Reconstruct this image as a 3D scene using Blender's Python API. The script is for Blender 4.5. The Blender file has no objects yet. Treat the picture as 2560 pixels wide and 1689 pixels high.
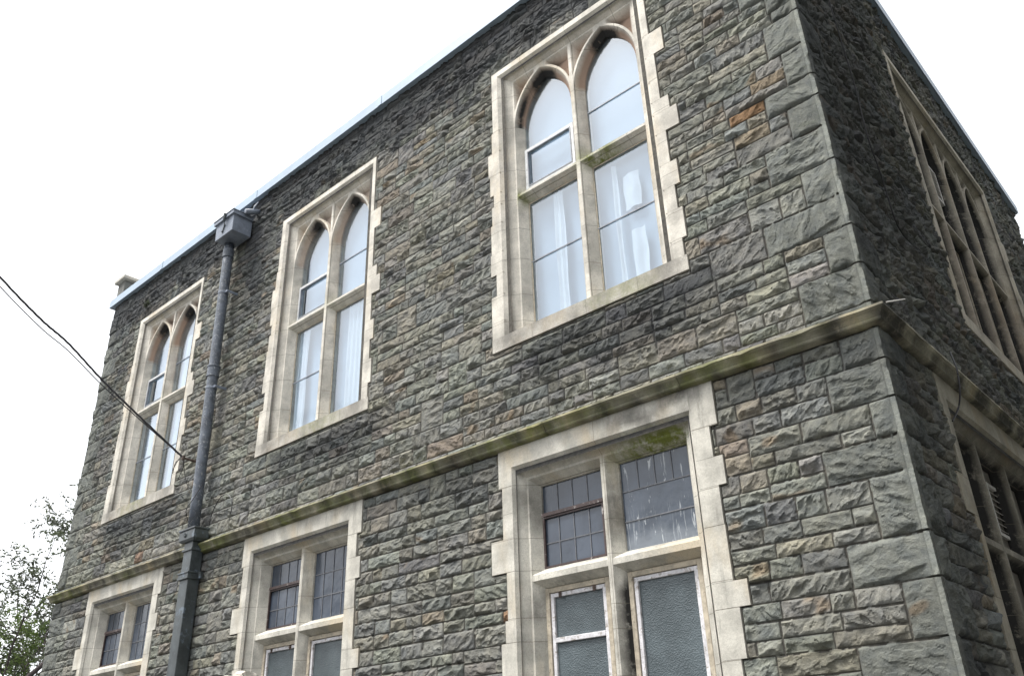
import bpy, bmesh, math, random
import numpy as np
from mathutils import Matrix, Vector
from mathutils.geometry import delaunay_2d_cdt

scene = bpy.context.scene
COL = scene.collection
rad = math.radians

# ------------------------------------------------------------------ camera
cam_data = bpy.data.cameras.new("camera")
cam = bpy.data.objects.new("camera", cam_data)
COL.objects.link(cam)
CR = Vector((0.73879749, 0.67322926, -0.03066956))
CU = Vector((0.32629455, -0.31751302, 0.89034676))
CF = Vector((-0.58966951, 0.66779326, 0.45424886))
CP = Vector((1.59181842, -5.58345885, 1.61872383))
FPX = 2146.39
cam.matrix_world = Matrix(((CR.x, CU.x, -CF.x, CP.x), (CR.y, CU.y, -CF.y, CP.y),
                           (CR.z, CU.z, -CF.z, CP.z), (0, 0, 0, 1)))
cam_data.sensor_fit = 'HORIZONTAL'
cam_data.sensor_width = 36.0
cam_data.lens = 36.0 * FPX / 2560.0
cam_data.clip_start = 0.05
cam_data.clip_end = 2000
scene.camera = cam

# ------------------------------------------------------------------ sky, sun, exposure
SUN_EL, SUN_AZ = 62.0, 214.0
world = bpy.data.worlds.new("World")
scene.world = world
world.use_nodes = True
wn, wl = world.node_tree.nodes, world.node_tree.links
bg = wn["Background"]
sky = wn.new("ShaderNodeTexSky")
sky.sky_type = 'NISHITA'
sky.sun_disc = False
sky.sun_elevation = rad(SUN_EL)
sky.sun_rotation = rad(SUN_AZ)
sky.dust_density = 3.0
hs = wn.new("ShaderNodeHueSaturation")
hs.inputs["Saturation"].default_value = 0.12
wl.new(sky.outputs["Color"], hs.inputs["Color"])
cloud = wn.new("ShaderNodeMix"); cloud.data_type = 'RGBA'
cloud.inputs[0].default_value = 0.45
cloud.inputs[7].default_value = (7.0, 7.2, 7.5, 1)
wl.new(hs.outputs["Color"], cloud.inputs[6])
wl.new(cloud.outputs[2], bg.inputs["Color"])
bg.inputs["Strength"].default_value = 0.145
sun_data = bpy.data.lights.new("sun", 'SUN')
sun_data.energy = 2.5
sun_data.angle = rad(18)
sun_data.color = (1.0, 0.965, 0.91)
sun = bpy.data.objects.new("sun", sun_data)
COL.objects.link(sun)
sdir = Vector((math.sin(rad(SUN_AZ)) * math.cos(rad(SUN_EL)), math.cos(rad(SUN_AZ)) * math.cos(rad(SUN_EL)), math.sin(rad(SUN_EL))))
sun.rotation_euler = sdir.to_track_quat('Z', 'Y').to_euler()
scene.view_settings.view_transform = 'Standard'
scene.view_settings.look = 'None'
scene.view_settings.gamma = 1.0
scene.view_settings.exposure = 1.05
scene.cycles.max_bounces = 6
scene.cycles.transparent_max_bounces = 12


def ray(px, py):
    """direction through a pixel of the 2560 x 1689 photograph"""
    return CR * ((px - 1280) / FPX) - CU * ((py - 844.5) / FPX) + CF


def at_y(px, py, y):
    d = ray(px, py)
    return CP + d * ((y - CP.y) / d.y)


def at_x(px, py, x):
    d = ray(px, py)
    return CP + d * ((x - CP.x) / d.x)


# ------------------------------------------------------------------ numpy noise
def _hash(ix, iy, seed):
    h = (ix.astype(np.int64) * 374761393 + iy.astype(np.int64) * 668265263 + seed * 974711) & 0xFFFFFFFF
    h = ((h ^ (h >> 13)) * 1274126177) & 0xFFFFFFFF
    return ((h ^ (h >> 16)) & 0xFFFF) / 65535.0


def vnoise(x, y, seed=0):
    """gradient noise, about -1..1"""
    ix = np.floor(x); iy = np.floor(y)
    fx = x - ix; fy = y - iy
    ux = fx * fx * fx * (fx * (fx * 6 - 15) + 10); uy = fy * fy * fy * (fy * (fy * 6 - 15) + 10)
    r = 0
    out = []
    for dx in (0, 1):
        for dy in (0, 1):
            a = _hash(ix + dx, iy + dy, seed) * 2 * np.pi
            out.append(np.cos(a) * (fx - dx) + np.sin(a) * (fy - dy))
    a0 = out[0] + (out[2] - out[0]) * ux
    a1 = out[1] + (out[3] - out[1]) * ux
    return (a0 + (a1 - a0) * uy) * 1.5


def scallop(x, y, seed=0):
    """conchoidal chips: shallow bowls, each tilted its own way, meeting in sharp ridges; about 0..1"""
    ix = np.floor(x); iy = np.floor(y)
    best = np.full(x.shape, 9.0)
    for dx in (-1, 0, 1):
        for dy in (-1, 0, 1):
            cx = ix + dx; cy = iy + dy
            h1 = _hash(cx, cy, seed); h2 = _hash(cx, cy, seed + 51); h3 = _hash(cx, cy, seed + 87); h4 = _hash(cx, cy, seed + 133)
            ax = x - cx - h1; ay = y - cy - h2
            best = np.minimum(best, .45 * h3 + (h4 - .5) * .7 * ax + (h3 - .62) * .7 * ay + .75 * (ax * ax + ay * ay))
    return best


def sstep(a, b, x):
    t = np.clip((x - a) / (b - a), 0, 1)
    return t * t * (3 - 2 * t)


# ------------------------------------------------------------------ objects
def link(o, parent=None):
    COL.objects.link(o)
    if parent is not None:
        o.parent = parent
    return o


def tag(o, label=None, cat=None, group=None, kind=None):
    for k, v in (('label', label), ('category', cat), ('group', group), ('kind', kind)):
        if v:
            o[k] = v
    return o


def empty(name, loc=(0, 0, 0), rz=0.0, parent=None):
    o = bpy.data.objects.new(name, None)
    o.location = loc
    o.rotation_euler = (0, 0, rz)
    o.empty_display_size = 0.3
    return link(o, parent)


class MB:
    """collects faces, then links them as one mesh object"""
    def __init__(s):
        s.v = []; s.f = []; s.a = {}

    def vert(s, p, **at):
        s.v.append(tuple(p))
        for k, x in at.items():
            s.a.setdefault(k, {})[len(s.v) - 1] = x
        return len(s.v) - 1

    def face(s, pts):
        s.f.append([s.vert(p) for p in pts])

    def box(s, x0, x1, y0, y1, z0, z1):
        b = [s.vert(p) for p in ((x0, y0, z0), (x1, y0, z0), (x1, y1, z0), (x0, y1, z0), (x0, y0, z1), (x1, y0, z1), (x1, y1, z1), (x0, y1, z1))]
        for q in ((0, 3, 2, 1), (4, 5, 6, 7), (0, 1, 5, 4), (1, 2, 6, 5), (2, 3, 7, 6), (3, 0, 4, 7)):
            s.f.append([b[i] for i in q])

    def loft(s, rings, closed=False, cap=False):
        ids = [[s.vert(p) for p in r] for r in rings]
        n = len(ids[0])
        for a, b in zip(ids[:-1], ids[1:]):
            for i in range(n if closed else n - 1):
                j = (i + 1) % n
                s.f.append([a[i], a[j], b[j], b[i]])
        if cap:
            s.f.append(ids[0][::-1]); s.f.append(ids[-1])
        return ids

    def prism(s, prof, axis, a0, a1, n=1):
        """profile extruded along an axis: axis 'z' takes (x, y), axis 'x' takes (y, z)"""
        rings = []
        for i in range(n + 1):
            t = a0 + (a1 - a0) * i / n
            rings.append([(p[0], p[1], t) if axis == 'z' else (t, p[0], p[1]) for p in prof])
        s.loft(rings, True, True)

    def tube(s, pts, r, seg=8, cap=True):
        pts = [Vector(p) for p in pts]
        rr = r if isinstance(r, (list, tuple)) else [r] * len(pts)
        rings = []
        up = Vector((0, 0, 1))
        for i, p in enumerate(pts):
            t = (pts[min(i + 1, len(pts) - 1)] - pts[max(i - 1, 0)])
            if t.length < 1e-9:
                t = up.copy()
            t.normalize()
            a = t.cross(up if abs(t.z) < .9 else Vector((1, 0, 0))).normalized()
            b = t.cross(a)
            rings.append([p + (a * math.cos(2 * math.pi * k / seg) + b * math.sin(2 * math.pi * k / seg)) * rr[i] for k in range(seg)])
        s.loft(rings, True, cap)

    def poly(s, loop2d, holes, y):
        """flat plate in the plane y = const with holes, from (x, z) loops"""
        co = []; ed = []
        for lp in [loop2d] + holes:
            o = len(co)
            co += [Vector(p) for p in lp]
            ed += [(o + i, o + (i + 1) % len(lp)) for i in range(len(lp))]
        vs, _, fs, *_ = delaunay_2d_cdt(co, ed, [], 0, 1e-6)
        ids = [s.vert((p.x, y, p.y)) for p in vs]
        for f in fs:
            cx_ = sum(vs[i].x for i in f) / len(f); cy_ = sum(vs[i].y for i in f) / len(f)
            inside = False
            for lp in [loop2d] + holes:
                for (ax, ay), (bx, by) in zip(lp, lp[1:] + lp[:1]):
                    if (ay > cy_) != (by > cy_) and cx_ < ax + (bx - ax) * (cy_ - ay) / (by - ay):
                        inside = not inside
            if inside:
                s.f.append([ids[i] for i in f])

    def build(s, name, mat, parent=None, smooth=False, bevel=0, attrs=None):
        me = bpy.data.meshes.new(name)
        me.from_pydata(s.v, [], s.f)
        bm = bmesh.new(); bm.from_mesh(me)
        bmesh.ops.recalc_face_normals(bm, faces=bm.faces)
        bm.to_mesh(me); bm.free()
        if smooth:
            me.polygons.foreach_set('use_smooth', [True] * len(me.polygons))
        for k, fn in (attrs or {}).items():
            at = me.attributes.new(k, 'FLOAT', 'POINT')
            at.data.foreach_set('value', [fn(v.co) for v in me.vertices])
        me.materials.append(mat)
        o = bpy.data.objects.new(name, me)
        if bevel:
            m = o.modifiers.new('bevel', 'BEVEL'); m.width = bevel; m.segments = 2
            m.limit_method = 'ANGLE'; m.angle_limit = rad(35)
        return link(o, parent)


# ------------------------------------------------------------------ materials
def mat_new(name):
    m = bpy.data.materials.new(name)
    m.use_nodes = True
    nt = m.node_tree
    b = nt.nodes["Principled BSDF"]
    return m, nt, b


class NT:
    def __init__(s, nt):
        s.nt = nt

    def n(s, t, **kw):
        o = s.nt.nodes.new(t)
        for k, v in kw.items():
            setattr(o, k, v)
        return o

    def l(s, a, b):
        s.nt.links.new(a, b)

    def math(s, op, a, b=None, c=None, clamp=False):
        o = s.n("ShaderNodeMath", operation=op); o.use_clamp = clamp
        for i, x in enumerate((a, b, c)):
            if x is None:
                continue
            if isinstance(x, (int, float)):
                o.inputs[i].default_value = x
            else:
                s.l(x, o.inputs[i])
        return o.outputs[0]

    def mix(s, f, a, b, mode='MIX'):
        o = s.n("ShaderNodeMix"); o.data_type = 'RGBA'; o.blend_type = mode
        for i, x in ((0, f), (6, a), (7, b)):
            if isinstance(x, (int, float)):
                o.inputs[i].default_value = x
            elif isinstance(x, tuple):
                o.inputs[i].default_value = x + (1,) if len(x) == 3 else x
            else:
                s.l(x, o.inputs[i])
        return o.outputs[2]

    def noise(s, vec, scale, detail=4, rough=.6, dist=0.0):
        o = s.n("ShaderNodeTexNoise")
        o.inputs["Scale"].default_value = scale; o.inputs["Detail"].default_value = detail
        o.inputs["Roughness"].default_value = rough; o.inputs["Distortion"].default_value = dist
        s.l(vec, o.inputs["Vector"])
        return o.outputs["Fac"]

    def ramp(s, f, a, b):
        o = s.n("ShaderNodeMapRange"); o.interpolation_type = 'SMOOTHSTEP'
        o.inputs[1].default_value = a; o.inputs[2].default_value = b
        s.l(f, o.inputs[0])
        return o.outputs[0]

    def scaled(s, vec, sc):
        o = s.n("ShaderNodeVectorMath", operation='MULTIPLY')
        s.l(vec, o.inputs[0]); o.inputs[1].default_value = sc
        return o.outputs[0]

    def bump(s, h, strength, dist, normal=None):
        o = s.n("ShaderNodeBump")
        o.inputs["Strength"].default_value = strength; o.inputs["Distance"].default_value = dist
        s.l(h, o.inputs["Height"])
        if normal:
            s.l(normal, o.inputs["Normal"])
        return o.outputs[0]

    def coord(s, kind="Object"):
        return s.n("ShaderNodeTexCoord").outputs[kind]

    def attr(s, name, out="Fac"):
        o = s.n("ShaderNodeAttribute"); o.attribute_name = name
        return o.outputs[out]


def make_rubble():
    m, nt, b = mat_new("rubble_stone")
    k = NT(nt); v = k.coord()
    col = k.attr("stone_col", "Color")
    n1 = k.noise(v, 9, 5, .65); n2 = k.noise(v, 130, 3, .7); n3 = k.noise(v, 2.0, 4, .6)
    c = k.mix(1.0, col, k.mix(k.ramp(n1, .25, .75), (.74, .76, .80), (1.25, 1.22, 1.16)), 'MULTIPLY')
    c = k.mix(1.0, c, k.mix(n2, (.62, .62, .62), (1.38, 1.38, 1.38)), 'MULTIPLY')
    # lichen greens and ochre iron stains in patches
    c = k.mix(k.math('MULTIPLY', k.ramp(k.noise(v, 5.5, 5, .7), .60, .78), .14), c, (.20, .16, .11))
    c = k.mix(k.math('MULTIPLY', k.ramp(k.noise(k.scaled(v, (1, 1, 1.6)), 3.7, 6, .7), .58, .74), .3), c, (.125, .14, .09))
    # soot grime where rain does not wash, ragged; side wall adds painted shade
    c = k.mix(k.math('MULTIPLY', k.attr("soot"), .85), c, (.034, .037, .043))
    # tiny pale specks
    sp = k.ramp(k.noise(v, 75, 2, .5), .735, .76)
    c = k.mix(k.math('MULTIPLY', sp, .7), c, (.42, .42, .40))
    k.l(c, b.inputs["Base Color"])
    b.inputs["Roughness"].default_value = .93
    b.inputs["Specular IOR Level"].default_value = .22
    nb = k.bump(k.noise(v, 60, 6, .72), .75, .012)
    nb = k.bump(k.noise(v, 240, 3, .7), .5, .004, nb)
    k.l(nb, b.inputs["Normal"])
    return m


def make_limestone(name, base=(.47, .425, .345), joints_z=(), joints_x=(), side=False, dirt=.5):
    m, nt, b = mat_new(name)
    k = NT(nt); v = k.coord()
    n1 = k.noise(v, 3.0, 5, .65); n2 = k.noise(v, 55, 4, .7); n3 = k.noise(v, 160, 2, .6)
    dk = tuple(x * .66 for x in base); lt = tuple(min(1, x * 1.22) for x in base)
    c = k.mix(k.ramp(n1, .3, .7), dk, lt)
    c = k.mix(k.ramp(k.noise(k.scaled(v, (1, 1, .5)), 1.7, 4, .6), .5, .7), c, (base[0] * .96, base[1] * .87, base[2] * .74))
    c = k.mix(1.0, c, k.mix(n2, (.72, .72, .72), (1.28, 1.28, 1.28)), 'MULTIPLY')
    # fine dark pits and speckles
    c = k.mix(k.math('MULTIPLY', k.ramp(n3, .58, .70), .6), c, (.14, .13, .11))
    c = k.mix(k.math('MULTIPLY', k.ramp(k.noise(v, 24, 5, .8), .60, .74), .45), c, (.16, .155, .13))
    # grey weather crust in ragged runs
    st = k.ramp(k.noise(k.scaled(v, (5, 5, .8)), 1.6, 6, .72), .52, .74)
    c = k.mix(k.math('MULTIPLY', st, dirt), c, (.19, .185, .165))
    # warm iron tone, soot with some painted shade, and moss carried by the mesh
    c = k.mix(k.math('MULTIPLY', k.attr("rust"), .8), c, (.29, .19, .135))
    so = k.math('MULTIPLY', k.attr("soot"), k.ramp(k.noise(v, 9, 6, .75), .12, .55), clamp=True)
    c = k.mix(so, c, (.022, .021, .02))
    mo = k.math('MULTIPLY', k.attr("moss"), k.ramp(k.noise(v, 7, 6, .75), .3, .65), clamp=True)
    c = k.mix(mo, c, k.mix(k.noise(v, 30, 3, .6), (.085, .10, .022), (.20, .225, .05)))
    # mortar joints between the dressed blocks
    sx = k.n("ShaderNodeSeparateXYZ"); k.l(v, sx.inputs[0])
    j = None
    wob = k.math('MULTIPLY', k.math('SUBTRACT', k.noise(v, 14, 2, .5), .5), .006)
    for lst, ax in ((joints_z, 2), (joints_x, 0)):
        for val in lst:
            q = k.math('COMPARE', k.math('ADD', sx.outputs[ax], wob), val, .0028)
            j = q if j is None else k.math('ADD', j, q, clamp=True)
    if j is not None:
        c = k.mix(k.math('MULTIPLY', j, .62), c, (.13, .115, .09))
    k.l(c, b.inputs["Base Color"])
    b.inputs["Roughness"].default_value = .85
    b.inputs["Specular IOR Level"].default_value = .3
    nb = k.bump(k.noise(v, 35, 6, .7), .35, .008)
    nb = k.bump(n3, .4, .003, nb)
    k.l(nb, b.inputs["Normal"])
    return m


def make_plain(name, base, rough=.5, var=.25, metal=0.0, scale=12, bump=.15, spots=None):
    m, nt, b = mat_new(name)
    k = NT(nt); v = k.coord()
    n1 = k.noise(v, scale, 5, .65)
    c = k.mix(k.ramp(n1, .3, .7), tuple(x * (1 - var) for x in base), tuple(min(1, x * (1 + var)) for x in base))
    if spots:
        c = k.mix(k.math('MULTIPLY', k.ramp(k.noise(v, spots[1], 4, .7), spots[2], spots[2] + .08), spots[3]), c, spots[0])
    k.l(c, b.inputs["Base Color"])
    b.inputs["Metallic"].default_value = metal
    k.l(k.math('ADD', k.math('MULTIPLY', n1, .25), rough - .12), b.inputs["Roughness"])
    if bump:
        k.l(k.bump(k.noise(v, scale * 5, 4, .6), bump, .004), b.inputs["Normal"])
    return m


def make_glass(name, tint, refl, rough, ripple, rscale, extra=0.0):
    """window glass: sees through to what hangs behind it, mirrors the sky by Fresnel, rippled"""
    m, nt, b = mat_new(name)
    k = NT(nt); v = k.coord()
    nt.nodes.remove(b)
    out = [n for n in nt.nodes if n.type == 'OUTPUT_MATERIAL'][0]
    tr = k.n("ShaderNodeBsdfTransparent"); tr.inputs[0].default_value = tint + (1,)
    gl = k.n("ShaderNodeBsdfGlossy"); gl.inputs["Color"].default_value = refl + (1,); gl.inputs["Roughness"].default_value = rough
    nb = k.bump(k.noise(v, rscale, 3, .55, .4), ripple, .01)
    k.l(nb, gl.inputs["Normal"])
    fr = k.n("ShaderNodeFresnel"); fr.inputs["IOR"].default_value = 1.52
    k.l(nb, fr.inputs["Normal"])
    fac = k.math('ADD', k.math('MULTIPLY', fr.outputs[0], 1.6), extra, clamp=True)
    geo = k.n("ShaderNodeNewGeometry")     # only the outer face of a pane mirrors
    fac = k.math('MULTIPLY', fac, k.math('SUBTRACT', 1.0, geo.outputs["Backfacing"]))
    mx = k.n("ShaderNodeMixShader")
    k.l(fac, mx.inputs[0]); k.l(tr.outputs[0], mx.inputs[1]); k.l(gl.outputs[0], mx.inputs[2])
    k.l(mx.outputs[0], out.inputs[0])
    return m


def make_obscure(name, base, rough, bump, scale, streaks=False):
    """patterned obscured glass that lets nothing be seen through it"""
    m, nt, b = mat_new(name)
    k = NT(nt); v = k.coord()
    c = k.mix(k.ramp(k.noise(v, 3.5, 4, .6), .3, .7), tuple(x * .8 for x in base), tuple(x * 1.2 for x in base))
    c = k.mix(k.math('MULTIPLY', k.ramp(k.noise(k.scaled(v, (9, 9, .9)), 2.2, 5, .7), .58, .8), .25), c, (.26, .28, .30))
    r = None
    if streaks:
        sx = k.n("ShaderNodeSeparateXYZ"); k.l(v, sx.inputs[0])
        d1 = k.ramp(k.noise(k.scaled(v, (22, 22, 1.3)), 2.0, 5, .65, .5), .58, .66)
        low = k.ramp(sx.outputs[2], 3.62, 3.30)
        c = k.mix(k.math('MULTIPLY', k.math('MULTIPLY', d1, low), .6), c, (.42, .45, .47))
        fog = k.ramp(k.math('ADD', sx.outputs[2], k.math('MULTIPLY', k.noise(v, 6, 4, .6), .25)), 3.50, 3.36)
        c = k.mix(k.math('MULTIPLY', fog, .35), c, (.34, .37, .40))
        d2 = k.ramp(k.noise(k.scaled(v, (14, 14, 2.0)), 1.7, 5, .7, 1.2), .60, .66)
        c = k.mix(k.math('MULTIPLY', d2, .6), c, (.60, .63, .65))
    k.l(c, b.inputs["Base Color"])
    b.inputs["Roughness"].default_value = rough
    b.inputs["Specular IOR Level"].default_value = .55
    if bump:
        vo = k.n("ShaderNodeTexVoronoi"); vo.inputs["Scale"].default_value = scale; vo.feature = 'SMOOTH_F1'
        k.l(v, vo.inputs["Vector"])
        nb = k.bump(vo.outputs["Distance"], bump, .006)
        nb = k.bump(k.noise(v, 11, 3, .5), .12, .02, nb)
        k.l(nb, b.inputs["Normal"])
    return m


M = {}
M['rubble'] = make_rubble()
UJ = (8.53, 8.07, 7.48, 7.09, 6.72, 6.35, 5.93, 5.63)
LJ = (3.95, 3.47, 3.19, 2.80, 2.61, 2.27, 1.9, 1.6)
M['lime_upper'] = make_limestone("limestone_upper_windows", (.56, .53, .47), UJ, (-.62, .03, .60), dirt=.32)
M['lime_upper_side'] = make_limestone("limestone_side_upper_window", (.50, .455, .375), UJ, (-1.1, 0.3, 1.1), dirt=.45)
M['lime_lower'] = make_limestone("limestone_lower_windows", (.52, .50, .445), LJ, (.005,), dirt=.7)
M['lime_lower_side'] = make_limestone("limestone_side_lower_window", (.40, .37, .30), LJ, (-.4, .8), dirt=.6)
M['lime_string'] = make_limestone("limestone_string_course", (.40, .375, .285), (), (), dirt=.8)
M['fascia'] = make_plain("painted_metal_fascia", (.33, .41, .50), .45, .08, 0, 3, .05)
M['iron'] = make_plain("painted_cast_iron", (.085, .10, .125), .45, .35, 0, 9, .3, ((.30, .31, .32), 30, .555, .7))
M['lead'] = make_plain("weathered_lead", (.165, .19, .235), .5, .22, 0, 7, .2, ((.34, .36, .40), 20, .58, .5))
M['duct'] = make_plain("old_painted_duct", (.058, .068, .072), .42, .35, 0, 6, .2, ((.15, .19, .24), 9, .56, .6))
M['cable'] = make_plain("black_cable", (.018, .017, .02), .5, .2, 0, 20, 0)
M['rusty'] = make_plain("rusty_iron", (.085, .06, .05), .8, .35, 0, 30, .4)
M['pale'] = make_plain("pale_plastic_wire", (.62, .60, .57), .5, .1, 0, 20, 0)
M['glass_up'] = make_glass("rippled_glass", (.88, .92, .95), (.90, .95, 1.0), .07, .06, 42, .12)
M['glass_plain'] = make_glass("clear_glass", (.88, .92, .95), (.90, .95, 1.0), .03, .03, 6, .12)
M['glass_side'] = make_glass("grey_glass", (.6, .62, .64), (.92, .95, 1.0), .05, .08, 12)
M['blind'] = make_plain("pale_blue_blind", (.34, .41, .49), .9, .05, 0, 2, 0)  # backing colour stands in for bluish sky mirrored in the panes
M['drape'] = make_plain("white_curtain", (.54, .58, .62), .95, .05, 0, 6, 0)  # pale strips painted in as reflections in the upper glass
M['leaded'] = make_obscure("leaded_glass", (.055, .068, .092), .17, .10, 30)
M['leaded_dirty'] = make_obscure("streaked_leaded_glass", (.065, .080, .105), .2, .06, 30, True)
M['pebbled'] = make_obscure("pebbled_glass", (.085, .105, .115), .3, .55, 105)
M['board'] = make_plain("grey_board", (.16, .145, .125), .8, .15, 0, 4, .1)
M['came'] = make_plain("lead_came", (.13, .135, .15), .55, .25, 0, 30, .1)
M['brown_paint'] = make_plain("brown_painted_steel", (.055, .036, .034), .45, .3, 0, 20, .2, ((.55, .52, .5), 14, .62, .8))
M['sash_white'] = make_plain("flaking_white_paint", (.60, .59, .61), .6, .18, 0, 22, .3, ((.30, .27, .24), 18, .54, .85))
M['frame_tan'] = make_plain("weathered_timber_frame", (.42, .37, .29), .75, .25, 0, 18, .35, ((.12, .10, .08), 25, .60, .7))
M['steel_pale'] = make_plain("pale_steel_casement", (.50, .51, .51), .5, .2, 0, 20, .1, ((.1, .09, .08), 25, .63, .7))
M['bar'] = make_plain("dark_glazing_bar", (.20, .215, .24), .5, .2, 0, 20, 0)
M['roof'] = make_plain("roof_felt", (.08, .085, .09), .9)
M['plainwall'] = make_plain("plain_rear_masonry", (.13, .13, .12), .9, .3, 0, 5, .5)

# ------------------------------------------------------------------ rock-faced walls
rng = np.random.default_rng(11)
PAL = [((.204, .205, .180), 32), ((.194, .198, .181), 26), ((.183, .190, .181), 12), ((.218, .207, .174), 14),
       ((.216, .191, .154), 3.5), ((.156, .159, .153), 7), ((.228, .228, .202), 10)]
PW = np.array([p[1] for p in PAL]); PW = PW / PW.sum()


def lay_stones(bands, u0, u1, quoins_r, quoins_l, seed):
    """squared rubble brought to courses: list of (u0, u1, z0, z1, kind); kind 1 is a corner stone"""
    r = random.Random(seed)
    out = []
    prev = [None]
    for bi, (z0, z1) in enumerate(bands):
        a, b = u0, u1
        if quoins_r is not None:
            w = quoins_r(z0, z1, bi); out.append((u1 - w, u1, z0, z1, 1)); b = u1 - w
        if quoins_l is not None:
            w = quoins_l(z0, z1, bi); out.append((u0, u0 + w, z0, z1, 2)); a = u0 + w
        h = z1 - z0
        u = a
        fr = r.uniform(.42, .6)
        while u < b - 1e-6:
            if h < .185:
                w = r.uniform(.2, .5); rows = [(z0, z1)]
                seg = w
            else:
                t = r.random()
                if t < .16 and h < .36:
                    seg = r.uniform(.16, .34) if h > .25 else r.uniform(.2, .4)
                    rows = [(z0, z1)]
                else:
                    seg = r.uniform(.55, 1.5)
                    f = min(.66, max(.36, fr + r.choice((0, 0, 0, .06, -.06, .12, -.1))))
                    if h > .33 or (h > .29 and r.random() < .35):
                        g = r.uniform(.27, .36); g2 = g + r.uniform(.28, .38)
                        rows = [(z0, z0 + g * h), (z0 + g * h, z0 + g2 * h), (z0 + g2 * h, z1)]
                    else:
                        rows = [(z0, z0 + f * h), (z0 + f * h, z1)]
            if b - (u + seg) < .16:
                seg = b - u
            for (q0, q1) in rows:
                if len(rows) == 1:
                    n = max(1, round(seg / .55))
                    cuts = [u + seg * i / n for i in range(n + 1)]
                else:
                    cuts = [u]
                    while True:
                        w = r.uniform(.17, .52) * (1.1 if q1 - q0 > .14 else .95)
                        if cuts[-1] + w > u + seg - .14:
                            cuts.append(u + seg); break
                        cuts.append(cuts[-1] + w)
                for c0, c1 in zip(cuts[:-1], cuts[1:]):
                    out.append((c0, c1, q0, q1, 0))
            u += seg
    return out


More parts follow.
